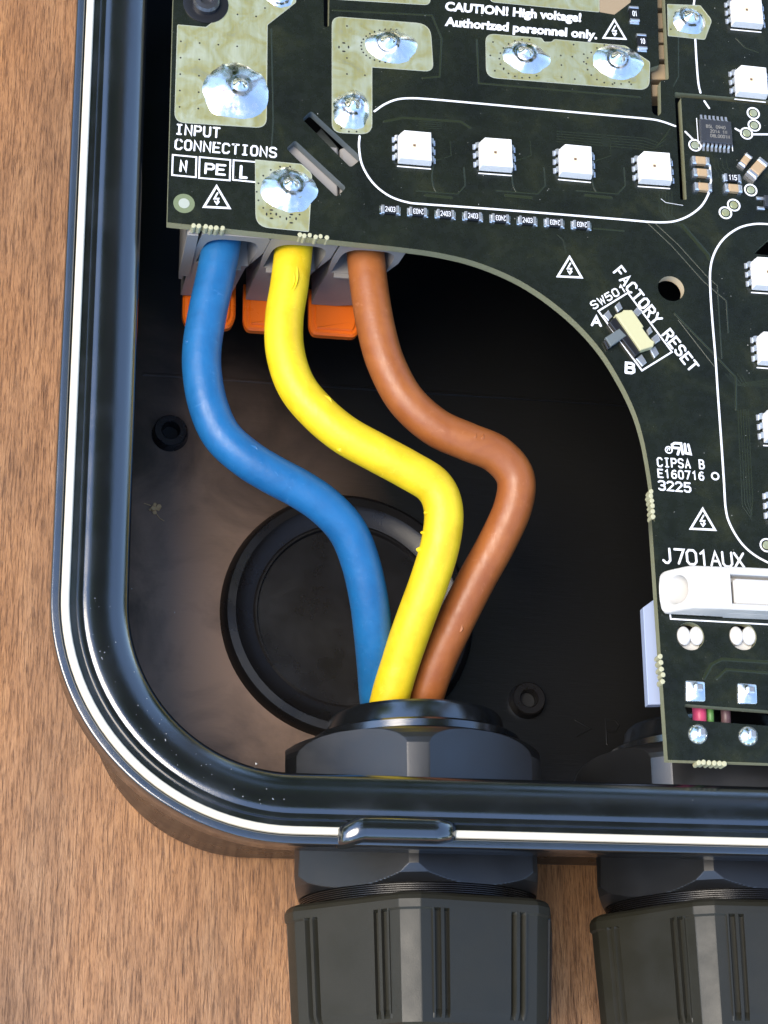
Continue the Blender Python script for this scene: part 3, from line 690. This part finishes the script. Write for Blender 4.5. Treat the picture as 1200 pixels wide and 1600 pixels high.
leds = [(.499, 5.763), (1.737, 5.763), (2.977, 5.765), (4.222, 5.768)]
leds += [at2(1174, 124, .16), at2(1167, 15, .16)]
leds += [(5.913, 4.12), (5.913, 2.88), (5.913, 1.64), (5.913, .40)]
for i, (x, y) in enumerate(leds):
    o = LEDo if i == 0 else copy_tree(LEDo, pcb); o.location = Vector((x+.02, y, 0))-PO; o.rotation_euler.z = (0, .012, -.009, .014, -.01, .006, .01, -.012, .008, -.006)[i]
# ---- chip resistors
def chipr(name, body, mark, L_=.30, W_=.155, H_=.055):
    b = MB(); b.box(0, 0, .008, H_, L_*.72, W_, 0, .006); o = b.build(name, M[body], angle=0)
    for s in (-1, 1):
        b = MB(); b.box(s*L_*.42, 0, .0, H_+.006, L_*.17, W_*1.02, 0, .012); part(b, 'end_cap', M['tin'], o, angle=0)
        b = MB(); b.box(s*L_*.55, 0, .0, .022, L_*.14, W_*1.0, 0, .01); part(b, 'solder_fillet', M['solder'], o, angle=0)
    if mark:
        part(strokes(mark, (-.076, -.038), (.039, 0), (0, .076), .010, H_, .003, 1.05), 'marking', M['silk'], o)
    return o
R0 = chipr('resistor', 'blk', '2403', .255, .135); R0.parent = pcb
for i, rot in enumerate((0, PI, 0, 0, PI, 0, PI, PI)):
    o = R0 if i == 0 else copy_tree(R0, pcb)
    o.location = Vector((.142+i*.4167, 4.722, 0))-PO; o.rotation_euler.z = rot
for px, py, mk, rz in ((990, 24, '01', -PI/2+.03), (1002, 67, '10', -PI/2+.03)):
    o = chipr('resistor', 'blk', None, .27, .15); o.parent = pcb; p = at(px, py); o.location = p-PO; o.rotation_euler.z = rz
    part(strokes(mk, (-.03, -.045), (.04, 0), (0, .086), .012, .056, .003, 1.05), 'marking', M['silk'], o).rotation_euler.z = PI/2
o = chipr('resistor', 'blk', None, .25, .13); o.parent = pcb; p = at(1143, 280); o.location = p-PO
part(strokes('115', (-.06, -.04), (.045, 0), (0, .08), .012, .056, .003, 1.05), 'marking', M['silk'], o)
# ---- capacitors
def cap(px, py, rz=0, s=1.0):
    b = MB(); b.box(0, 0, .01, .085*s, .15*s, .13*s, 0, .012); o = b.build('capacitor', M['cer'], pcb, angle=0)
    for q in (-1, 1):
        b = MB(); b.box(q*.105*s, 0, 0, .088*s, .065*s, .135*s, 0, .022); part(b, 'end_cap', M['tin'], o, angle=0)
    o.location = at(px, py)-PO; o.rotation_euler.z = rz
for a in ((1093, 254), (1095, 273), (1097, 295), (1144, 297), (1163, 253, PI*.3, .9), (1181, 267, PI*.28, 1.35)): cap(*a)
# ---- microchip
cx, cy = at2(1119.5, 205, .09)
b = MB(); b.box(0, 0, .02, .09, .51, .40, 0, .014); ic = b.build('microchip', M['chip'], pcb, angle=0); ic.location = Vector((cx, cy, 0))-PO
for s in (-1, 1):
    for k in range(7):
        b = MB(); x = (-3+k)*.067; prof = [(.19, .05), (.225, .05), (.25, .015), (.315, .012), (.315, .0), (.24, 0), (.22, .035), (.19, .035)]
        b.loops([[(x-.017, s*p, z) for p, z in prof], [(x+.017, s*p, z) for p, z in prof]], True, True, True); o = part(b, 'leg', M['tin'], ic, angle=0)
        bm = bmesh.new(); bm.from_mesh(o.data); bmesh.ops.recalc_face_normals(bm, faces=bm.faces); bm.to_mesh(o.data); bm.free()
b = strokes('B5L 0940', (-.16, .05), (.04, 0), (0, .05), .007, .0905, .001, 1); part(b, 'marking', M['mark'], ic)
b = strokes('2014 1N', (-.10, -.03), (.04, 0), (0, .05), .007, .0905, .001, 1); part(b, 'marking', M['mark'], ic)
b = strokes('D8L0001N', (-.10, -.11), (.04, 0), (0, .05), .007, .0905, .001, 1); part(b, 'marking', M['mark'], ic)
b = MB(); b.ribbon([(-.275, .25), (-.275, -.29)], .014, .002, .003); b.ribbon([(.275, .2), (.275, -.27)], .014, .002, .003); part(b, 'printed_line', M['silk'], ic)
# small transistor at the right edge
p = at(1206, 319); b = MB(); b.box(0, 0, .02, .11, .3, .19, 0, .015); o = b.build('transistor', M['chip'], pcb, angle=0); o.location = p-PO
for dy in (.075, -.095):
    b = MB(); b.box(-.19, dy, .0, .035, .12, .05, 0, .012); part(b, 'leg', M['tin'], o, angle=0)
# ---- test points and fiducial
def testp(px, py, r=.062, ringp=True):
    x, y = at2(px, py); b = MB(); b.disc(x, y, .0005, .012, r, 20, .004); o = B_(b.build('test_point', M['pad'], angle=0))
    if ringp:
        b = MB(); b.ribbon([(x+(r+.033)*math.cos(2*PI*i/24)+PO.x-PO.x, y+(r+.033)*math.sin(2*PI*i/24)) for i in range(24)], .026, .002, .0035, True)
        q = b.build('printed_ring', M['silk']); q.parent = o
for a in ((1177, 177), (1178.5, 196), (1166.5, 208.5), (1086, 227), (1173, 297), (1146.5, 320.5), (1133.5, 332.5), (1198, 852)): testp(*a)
x, y = at2(287.5, 318)
b = MB(); b.disc(x, y, .0005, .004, .155, 36); f0 = B_(b.build('fiducial', mat('bare_laminate', (.16, .19, .10), .4), angle=0))
b = MB(); b.disc(x, y, .0045, .009, .08, 28); q = b.build('fiducial_dot', mat('fiducial_tin', (.55, .58, .48), .35, metal=.4), angle=0); q.parent = f0
# ---- reset switch
z_ = .15; zl = .03
bp = pxs([(962, 491), (972, 487), (975, 484), (988, 484), (1006, 510), (1004, 512), (1016, 529), (1023, 534), (1021, 541), (1001, 547)], z_)
b = MB(); b.prism(bp, .03, z_, .012); sw = B_(b.build('slide_switch', M['cream'], angle=0))
swk = lambda o: (setattr(o, 'parent', sw), o)[1]
for quad in ([(943, 492), (951, 484), (957, 494), (951, 501)], [(961, 478), (968, 471), (973, 481), (966, 487)], [(989, 487), (996, 480), (1004, 487), (997, 494)], [(1011, 515), (1016, 510), (1020, 518), (1014, 523)],
             [(1018, 528), (1027, 521), (1032, 531), (1024, 537)], [(994, 560), (1003, 553), (1011, 566), (1004, 572)], [(1016, 546), (1024, 541), (1030, 552), (1023, 559)]):
    b = MB(); b.prism(pxs(quad, .03), .001, .03, .008); swk(b.build('solder_tab', M['tin'], angle=0))
b = MB(); b.prism(pxs([(952, 503), (962, 495), (1001, 549), (993, 556)], .10), .01, .10, .01); swk(b.build('slide_base', M['blk'], angle=0))
b = MB(); b.prism(pxs([(946, 527), (968, 513), (979, 524), (955, 541)], .11), .03, .11, .01); swk(b.build('slide_knob', M['tab'], angle=0))
b = MB(); b.prism(pxs([(944, 532), (950, 527), (958, 540), (950, 545)], .07), .02, .07, .01); swk(b.build('slide_knob_tip', M['blk'], angle=0))
# ---- tabs standing in the diagonal slots
for sl, q in (((484, 174), 0), ((459, 219), 1)):
    dx = [(0, 0), (82, 76)]
    x0, y0 = sl
    b = MB(); b.prism(pxs([(x0+18, y0+26), (x0+4, y0+40), (x0+34, y0+70), (x0+46, y0+58)], -.6), -1.4, -.6, .01); B_(b.build('plastic_rib', M['tab'], angle=0))
    b = MB(); b.prism(pxs([(x0+58, y0+62), (x0+44, y0+76), (x0+64, y0+100), (x0+84, y0+86)], -.65), -1.4, -.65, .01); B_(b.build('plastic_rib', M['pale'], angle=0))
# ---- screw top left
x, y = at2(322, 3, .05)
b = MB(); b.lathe([(.34, .001), (.34, .018), (.33, .02), (.20, .02), (.19, .02)], x, y, 40); B_(b.build('washer', M['blk']))
b = MB(); b.lathe([(.20, .0), (.20, .09), (.17, .13), (.10, .135), (.09, .06), (.001, .06)], x, y, 32); B_(b.build('screw_head', M['steel']))
# ---- tan pieces seen down the channel slot
for i, (a0, a1) in enumerate(((-30, 12), (20, 44), (50, 66), (70, 92), (100, 124), (132, 150))):
    b = MB(); b.prism(pxs([(1018+a0*.05+(i > 3)*-6, a0), (1050+a0*.05, a0), (1050+a1*.05, a1), (1018+a1*.05+(i > 3)*-6, a1)], -.2), -.5, -.2, .01); B_(b.build('laminate_tooth', M['tan'], angle=0))
# ---- burrs left where the board was snapped from its panel
burr = MB()
def burrs(p0, p1, n, r=.032, dz=0):
    for k in range(n):
        f = k/(n-1); x, y = at2(p0[0]+(p1[0]-p0[0])*f+random.uniform(-1, 1), p0[1]+(p1[1]-p0[1])*f+random.uniform(-1.2, 1.2))
        burr.prism([(x+(r*(1+.3*random.random()))*math.cos(a), y+r*1.25*math.sin(a)) for a in [2*PI*i/8 for i in range(8)]], -TH-.01, .006, .008)
burrs((303, 353), (347, 357), 6); burrs((468, 367), (510, 370.5), 6); burrs((1018, 768), (1020, 806), 6); burrs((1033, 1026), (1036, 1064), 5); burrs((1092, 1190.5), (1132, 1193), 6)
B_(burr.build('snapped_edge_burrs', M['burr'], angle=40))['kind'] = 'stuff'
# ---- buried copper traces showing under the mask
tr = MB()
def trace(p, w_=.02, z=.0006): tr.ribbon(pxs(p), w_, z, .002)
trace([(1066, 352), (1106, 398), (1108, 404)], .07); trace([(1020, 345), (1060, 382), (1107, 434), (1121, 446), (1124, 500), (1128, 560)], .018); trace([(1012, 348), (1050, 384), (1100, 440), (1135, 470), (1138, 520)], .018)
trace([(1054, 490), (1118, 556), (1150, 590), (1150, 640)], .03); trace([(1060, 500), (1116, 572)], .015)
for k in range(5):
    trace([(655+k*0, 190+k*3), (690, 188+k*3)], .01); trace([(870, 205+k*4), (1010-k*4, 216+k*4), (1030-k*3, 224+k*3), (1048-k*4, 200+k*9)], .012)
    trace([(1030+k*5, 300), (1030+k*5, 328+k*2), (1050+k*5, 350+k*2)], .01)
    trace([(1134+k*6, 584), (1150+k*4, 602-k), (1205, 604-k*3)], .01); trace([(1153+k*4, 640), (1160+k*4, 790-k*3), (1175, 812-k*4)], .012)
for k, x in enumerate((735, 860, 985)):
    p = [(x-50+10*math.cos(a), 275+26*math.sin(a)) for a in [PI*.5+i*PI/8 for i in range(9)]]; trace(p, .02); trace([(x-50, 250), (x-30, 243), (x-32, 220)], .012)
    trace([(x-85, 298), (x-20, 303), (x-8, 290), (x-10, 262)], .02); trace([(x-70, 305), (x-30, 309)], .05)
trace([(600, 190), (630, 184), (720, 190), (735, 200)], .04); trace([(424, 45), (427, 190), (424, 238)], .02)
trace([(520, 16), (675, 24), (690, 60), (687, 120), (660, 122)], .03); trace([(745, 62), (748, 130), (1000, 152)], .03); trace([(1120, 1060), (1135, 1046), (1205, 1052)], .04); trace([(1100, 1060), (1112, 1038), (1128, 1030), (1205, 1035)], .05)
trace([(1150, 60), (1165, 75), (1185, 82)], .02); trace([(1060, 60), (1060, 120), (1052, 135)], .015)
for k in range(4): trace([(1115+k*6.5, 248), (1116+k*7, 262), (1122+k*8, 270), (1124+k*8, 278)], .008)
trace([(928, 357), (975, 361)], .025); trace([(870, 366), (880, 375), (885, 395)], .012)
B_(tr.build('copper_traces', M['trace']))['kind'] = 'stuff'
# ---- white lamp connector
za, zb = .03, .43
pw = at(1086, 882, zb); ps = at(1082, 949, zb); yN, yS = pw.y, ps.y-.0; yc = (yN+yS)/2; hw = (yN-yS)/2
xL = at(1047, 924, .2).x; xT = at(1084, 900, zb).x; xw = at(1143, 900, zb).x; XE = 8.5; zc = .225
n = 40
def sup(a, hy, hz, e):
    c_, s_ = math.cos(a), math.sin(a); return (hy*abs(c_)**(2/e)*(1 if c_ > 0 else -1), hz*abs(s_)**(2/e)*(1 if s_ > 0 else -1))
A = [2*PI*i/n for i in range(n)]
slope = (xT-xL)/(zb-.12)
def sec(x, hy, hz, e, slant=0.0, cz=zc): return [(x+slant*(z+cz-.15), yc+y, z+cz) for y, z in (sup(a, hy, hz, e) for a in A)]
b = MB()
b.loops([sec(xL+.62, .17, .12, 2.2, .0), sec(xL+.42, .19, .13, 2.2, .3), sec(xL+.05, .20, .138, 2.2, slope), sec(xL+.01, .212, .146, 2.3, slope), sec(xL, .225, .157, 2.4, slope), sec(xL+.0, hw*.93, .19, 3.2, slope), sec(xL+.02, hw*.975, .2, 5, slope), sec(xL+.06, hw, .204, 9, slope), sec(xw-.02, hw, .205, 14, 0)], True, True, False)
con = B_(b.build('lamp_connector', M['white'], angle=40)); hb = MB(); hb.loops([sec(xL+.615, .168, .118, 2.2, 0), sec(xL+.60, .168, .118, 2.2, 0)], True, True, True); hb.build('wire_hole', M['tan'], con, angle=0)

for nm, yy0, yy1, z0, z1 in (('housing_base', yc-hw, yc+hw, .02, .24), ('housing_rail', yN-.115, yN, .2402, .43), ('housing_rail', yS, yS+.09, .2402, .43)):
    b = MB(); b.prism([(xw-.02, yy0), (XE, yy0), (XE, yy1), (xw-.02, yy1)], z0, z1, .015); b.build(nm, M['white'], con, angle=0)
b = MB(); b.prism([(xw+.03, yS+.105), (xw+.08, yS+.095), (XE, yS+.095), (XE, yN-.165), (xw+.08, yN-.165), (xw+.03, yN-.2)], .2402, .40, .015); b.build('release_button', M['white'], con, angle=0)
b = MB(); b.box(xL+.02, yc-.02, .002, .05, .12, .24, 0, .01); b.build('solder_tab', M['tin'], con, angle=0)
silk([(1052, 897), (1042.5, 896.5), (1044, 914)], .022); silk([(1046, 950), (1048, 967), (1205, 976)], .022)
# plastic pegs seen through the two round holes, pins below
for px in (1078.5, 1160.5):
    for dx in (-9.5, 10.5):
        x, y = at2(px+dx, 993, -.02); b = MB(); b.lathe([(.10, -.5), (.10, -.03), (.085, -.015), (.001, -.01)], x, y, 24)
        b.v = [(vx, y+(vy-y)*1.35, vz) for vx, vy, vz in b.v]; B_(b.build('plastic_peg', M['white']))
    x, y = at2(px, 1003, -.1); b = MB(); b.disc(x, y, -.5, -.1, .14, 24); B_(b.build('plastic_peg', M['white'], angle=0))
for i, (px, py) in enumerate(((1086, 1080), (1167, 1084))):
    x, y = at2(px, py); b = MB(); b.prism(rounded([(x-.15, y-.155), (x+.14, y-.15), (x+.15, y+.14), (x-.14, y+.15)], .03, 2), .001, .03, .014); o = B_(b.build('square_joint', M['solder'], angle=50))
    b = MB(); b.box(x+.035, y+.035, .02, .11, .10, .09, 0, .015); q = b.build('pin', M['tin'], angle=0); q.parent = o
for i, (px, py) in enumerate(((1090.5, 1147), (1169, 1150))):
    x, y = at2(px, py); b = MB(); b.lathe([(.145, .001), (.138, .02), (.11, .05), (.07, .075), (.001, .085)], x, y, 32); o = B_(b.build('round_joint', M['solder'], angle=60))
    b = MB(); b.box(x+.03, y, .04, .13, .085, .10, 0, .012); q = b.build('pin', M['tin'], angle=0); q.parent = o
# milky plug housing under the board edge
b = MB(); b.prism(pxs([(1005, 949), (1027, 933), (1060, 933), (1060, 1100), (1013, 1101)], -.75), -.9, -.75, .01); B_(b.build('plug_housing', M['pale'], angle=0))
# ---- three lever terminals under the lower left edge
for i, (xc, pl) in enumerate(((-2.10, -1), (-1.09, 0), (-.06, 1))):
    yf = 4.20; hwid = .50; ztop = -.17; zbot = -2.25
    b = MB(); outl = [(-hwid, ztop), (-hwid, -1.05), (-hwid+.06, -1.10), (-hwid+.06, zbot), (hwid-.14, zbot), (hwid-.14, -1.12), (hwid, -.95), (hwid, ztop)]
    # front plate with an arched mouth: fill between the outline and the arch by quads
    na = 24; arch = []
    for k in range(na+1):
        f = k/na; a = PI*(1-f); sx_ = math.cos(a); sz = math.sin(a)
        arch.append((.40*abs(sx_)**.55*(1 if sx_ > 0 else -1), -.66+.36*abs(sz)**.7))
    mouth = [(-.40, -1.10)]+arch+[(.40, -1.10)]
    def ray(p, c=(0, -.7)):
        dx, dz = p[0]-c[0], p[1]-c[1]; best = 1e9
        for j in range(len(outl)):
            ax, az = outl[j]; bx, bz = outl[(j+1) % len(outl)]; ex, ez = bx-ax, bz-az; det = dx*ez-dz*ex
            if abs(det) < 1e-9: continue
            tt = ((ax-c[0])*ez-(az-c[1])*ex)/det; ss = ((ax-c[0])*dz-(az-c[1])*dx)/det
            if tt > .2 and -1e-6 <= ss <= 1+1e-6: best = min(best, tt)
        return (c[0]+dx*best, c[1]+dz*best)
    ms = mouth+[(.40-.8*k/8, -1.10) for k in range(1, 8)]
    outer = [ray(p) for p in ms]
    P3 = lambda q, y: (xc+q[0], y, q[1])
    P3 = lambda q, y: (xc+q[0]+.11*(q[1]+.2), y, q[1])
    b.loops([[P3(q, yf+1.6) for q in outer], [P3(q, yf+.03) for q in outer], [P3(q, yf) for q in outer], [P3(q, yf) for q in ms], [P3((q[0]*.96, q[1]), yf+.05) for q in ms], [P3((q[0]*.8, -.7+(q[1]+.7)*.8), yf+.9) for q in ms]], True, True, True)
    o = B_(b.build('wire_terminal', M['grey'], angle=0)); bm = bmesh.new(); bm.from_mesh(o.data); bmesh.ops.recalc_face_normals(bm, faces=bm.faces); bm.to_mesh(o.data); bm.free(); smooth(o.data, 35)
    b = MB(); b.box(xc-.13, yf-.03, -1.16, -1.11, .64, .08, 0, .01); q = b.build('mouth_lip', M['grey'], angle=0); q.parent = o
    # lever: rounded paddle below the mouth, pointing out
    zl_ = -2.3; xc -= .18 if i else .11
    pts = rounded([(xc-.46, yf+.3), (xc-.46, yf-.34), (xc-.40, yf-.48), (xc+.28, yf-.48), (xc+.36, yf-.30), (xc+.36, yf+.3)], [0, .3, .3, .3, .3, 0], 6)
    b = MB(); b.prism(pts, zl_-.14, zl_, .035); q = b.build('lever', M['orange'], angle=30); q.parent = o
    pin = inset(pts if sum(pts[k][0]*pts[(k+1) % len(pts)][1]-pts[(k+1) % len(pts)][0]*pts[k][1] for k in range(len(pts))) > 0 else pts[::-1], .085)
    b = MB(); b.prism(pin, zl_-.001, zl_+.03, .02); q2 = b.build('lever_pad', M['orange'], angle=30); q2.parent = o
    if i == 0:
        b = MB(); b.box(xc-.56, yf+.5, -1.7, ztop, .05, 1.0, 0, .01); q = b.build('side_rib', M['grey'], angle=0); q.parent = o
        b = MB(); b.box(xc-.52, yf+.02, -1.55, ztop-.03, .16, .08, 0, .01); q = b.build('side_flange', M['grey'], angle=0); q.parent = o
# fix child offsets of parts given world coordinates
for o in list(bpy.data.objects):
    if o.parent is not None and o.parent.parent is pcb and o.parent.location != Vector((0, 0, 0)) and o.parent.name.split('.')[0] not in ('led', 'resistor', 'capacitor', 'microchip', 'transistor'):
        pass
# ------------------------------------------------------------------ small wires under the board, seen through the slot
def under(name, px, m, label, r=.085):
    p = at(px, 1116, -.45); pts = [Vector((p.x-.03, p.y+1.1, -1.0)), Vector((p.x, p.y+.5, -.6)), Vector((p.x, p.y, -.45)), Vector((p.x+.02, p.y-.3, -.7)), Vector((p.x+.03, p.y-.35, -1.4))]
    b = MB(); tag(b.tube(catmull(pts, 8), r, 14).build(name, m, angle=60), label, 'wire')
under('pink_wire', 1093, M['pink'], 'thin pink wire under the board, seen through the long slot', .10)
under('green_wire', 1110, M['green'], 'thin green wire beside the pink one, seen through the long slot', .05)
under('mauve_wire', 1134, M['mauve'], 'thin dark mauve wire right of the green one, seen through the slot', .07)
# ------------------------------------------------------------------ crumbs and dust
b = MB(); x, y = at2(240, 795, FZ)
for k in range(14):
    a = random.random()*6.28; r = .09*random.random(); cx, cy = x+r*math.cos(a), y+r*.8*math.sin(a)
    b.disc(cx, cy, FZ, FZ+.02+.05*random.random(), .018+.025*random.random(), 6, .008)
b.ribbon([(x+.02, y-.05), (x+.1, y-.16), (x+.17, y-.2)], .012, FZ+.01, .01); b.ribbon([(x-.05, y+.05), (x-.15, y+.08)], .014, FZ+.01, .01)
tag(b.build('crumb', M['crumb'], angle=0), 'tiny brown crumb of debris on the enclosure floor left of the blue wire', 'debris')
d = MB()
def fleck(p, r):
    a0 = random.random()*6; d.add([(p[0]+r*random.uniform(.5, 1)*math.cos(a0+k*2.09), p[1]+r*random.uniform(.5, 1)*math.sin(a0+k*2.09), p[2]) for k in range(3)]+[(p[0], p[1], p[2]+r*.6)], [(0, 1, 3), (1, 2, 3), (2, 0, 3)])
for k in range(420):
    px, py = random.uniform(270, 1200), random.uniform(0, 1190); x, y = at2(px, py)
    inb = (py < 345 and px > 275) or px > 1050
    if inb and random.random() < .75: fleck((x, y, .001), random.choice((.006, .008, .011)))
for k in range(260):
    t_ = random.uniform(.12, .98); ring = rr(t_, 0, 28); i = random.randrange(0, 58); p = Vector(ring[i]).lerp(Vector(ring[i+1]), random.random()) if i != 28 else Vector(ring[28]).lerp(Vector(ring[29]), random.random()*.75)
    zt = (-.27+.25*math.sqrt(1-((.50-t_)/.50)**2)) if .3 < t_ < .52 else None
    if zt is None:
        if t_ <= .3: zt = -.27+.25*math.sqrt(max(0, 1-((.50-t_)/.50)**2))
        else: continue
    fleck((p.x, p.y, zt+.001), random.choice((.006, .008, .012)))
for px, py, r in ((400, 1195, .03), (402, 1045, .035), (206, 920, .02), (273, 957, .02)): x, y = at2(px, py, FZ+.1 if py < 1100 else -.35); fleck((x, y, (FZ+.1 if py < 1100 else -.3)), r)
o = d.build('dust_flecks', M['dust'], angle=0); o['kind'] = 'stuff'; o['label'] = 'pale dust flecks scattered over board and rim'
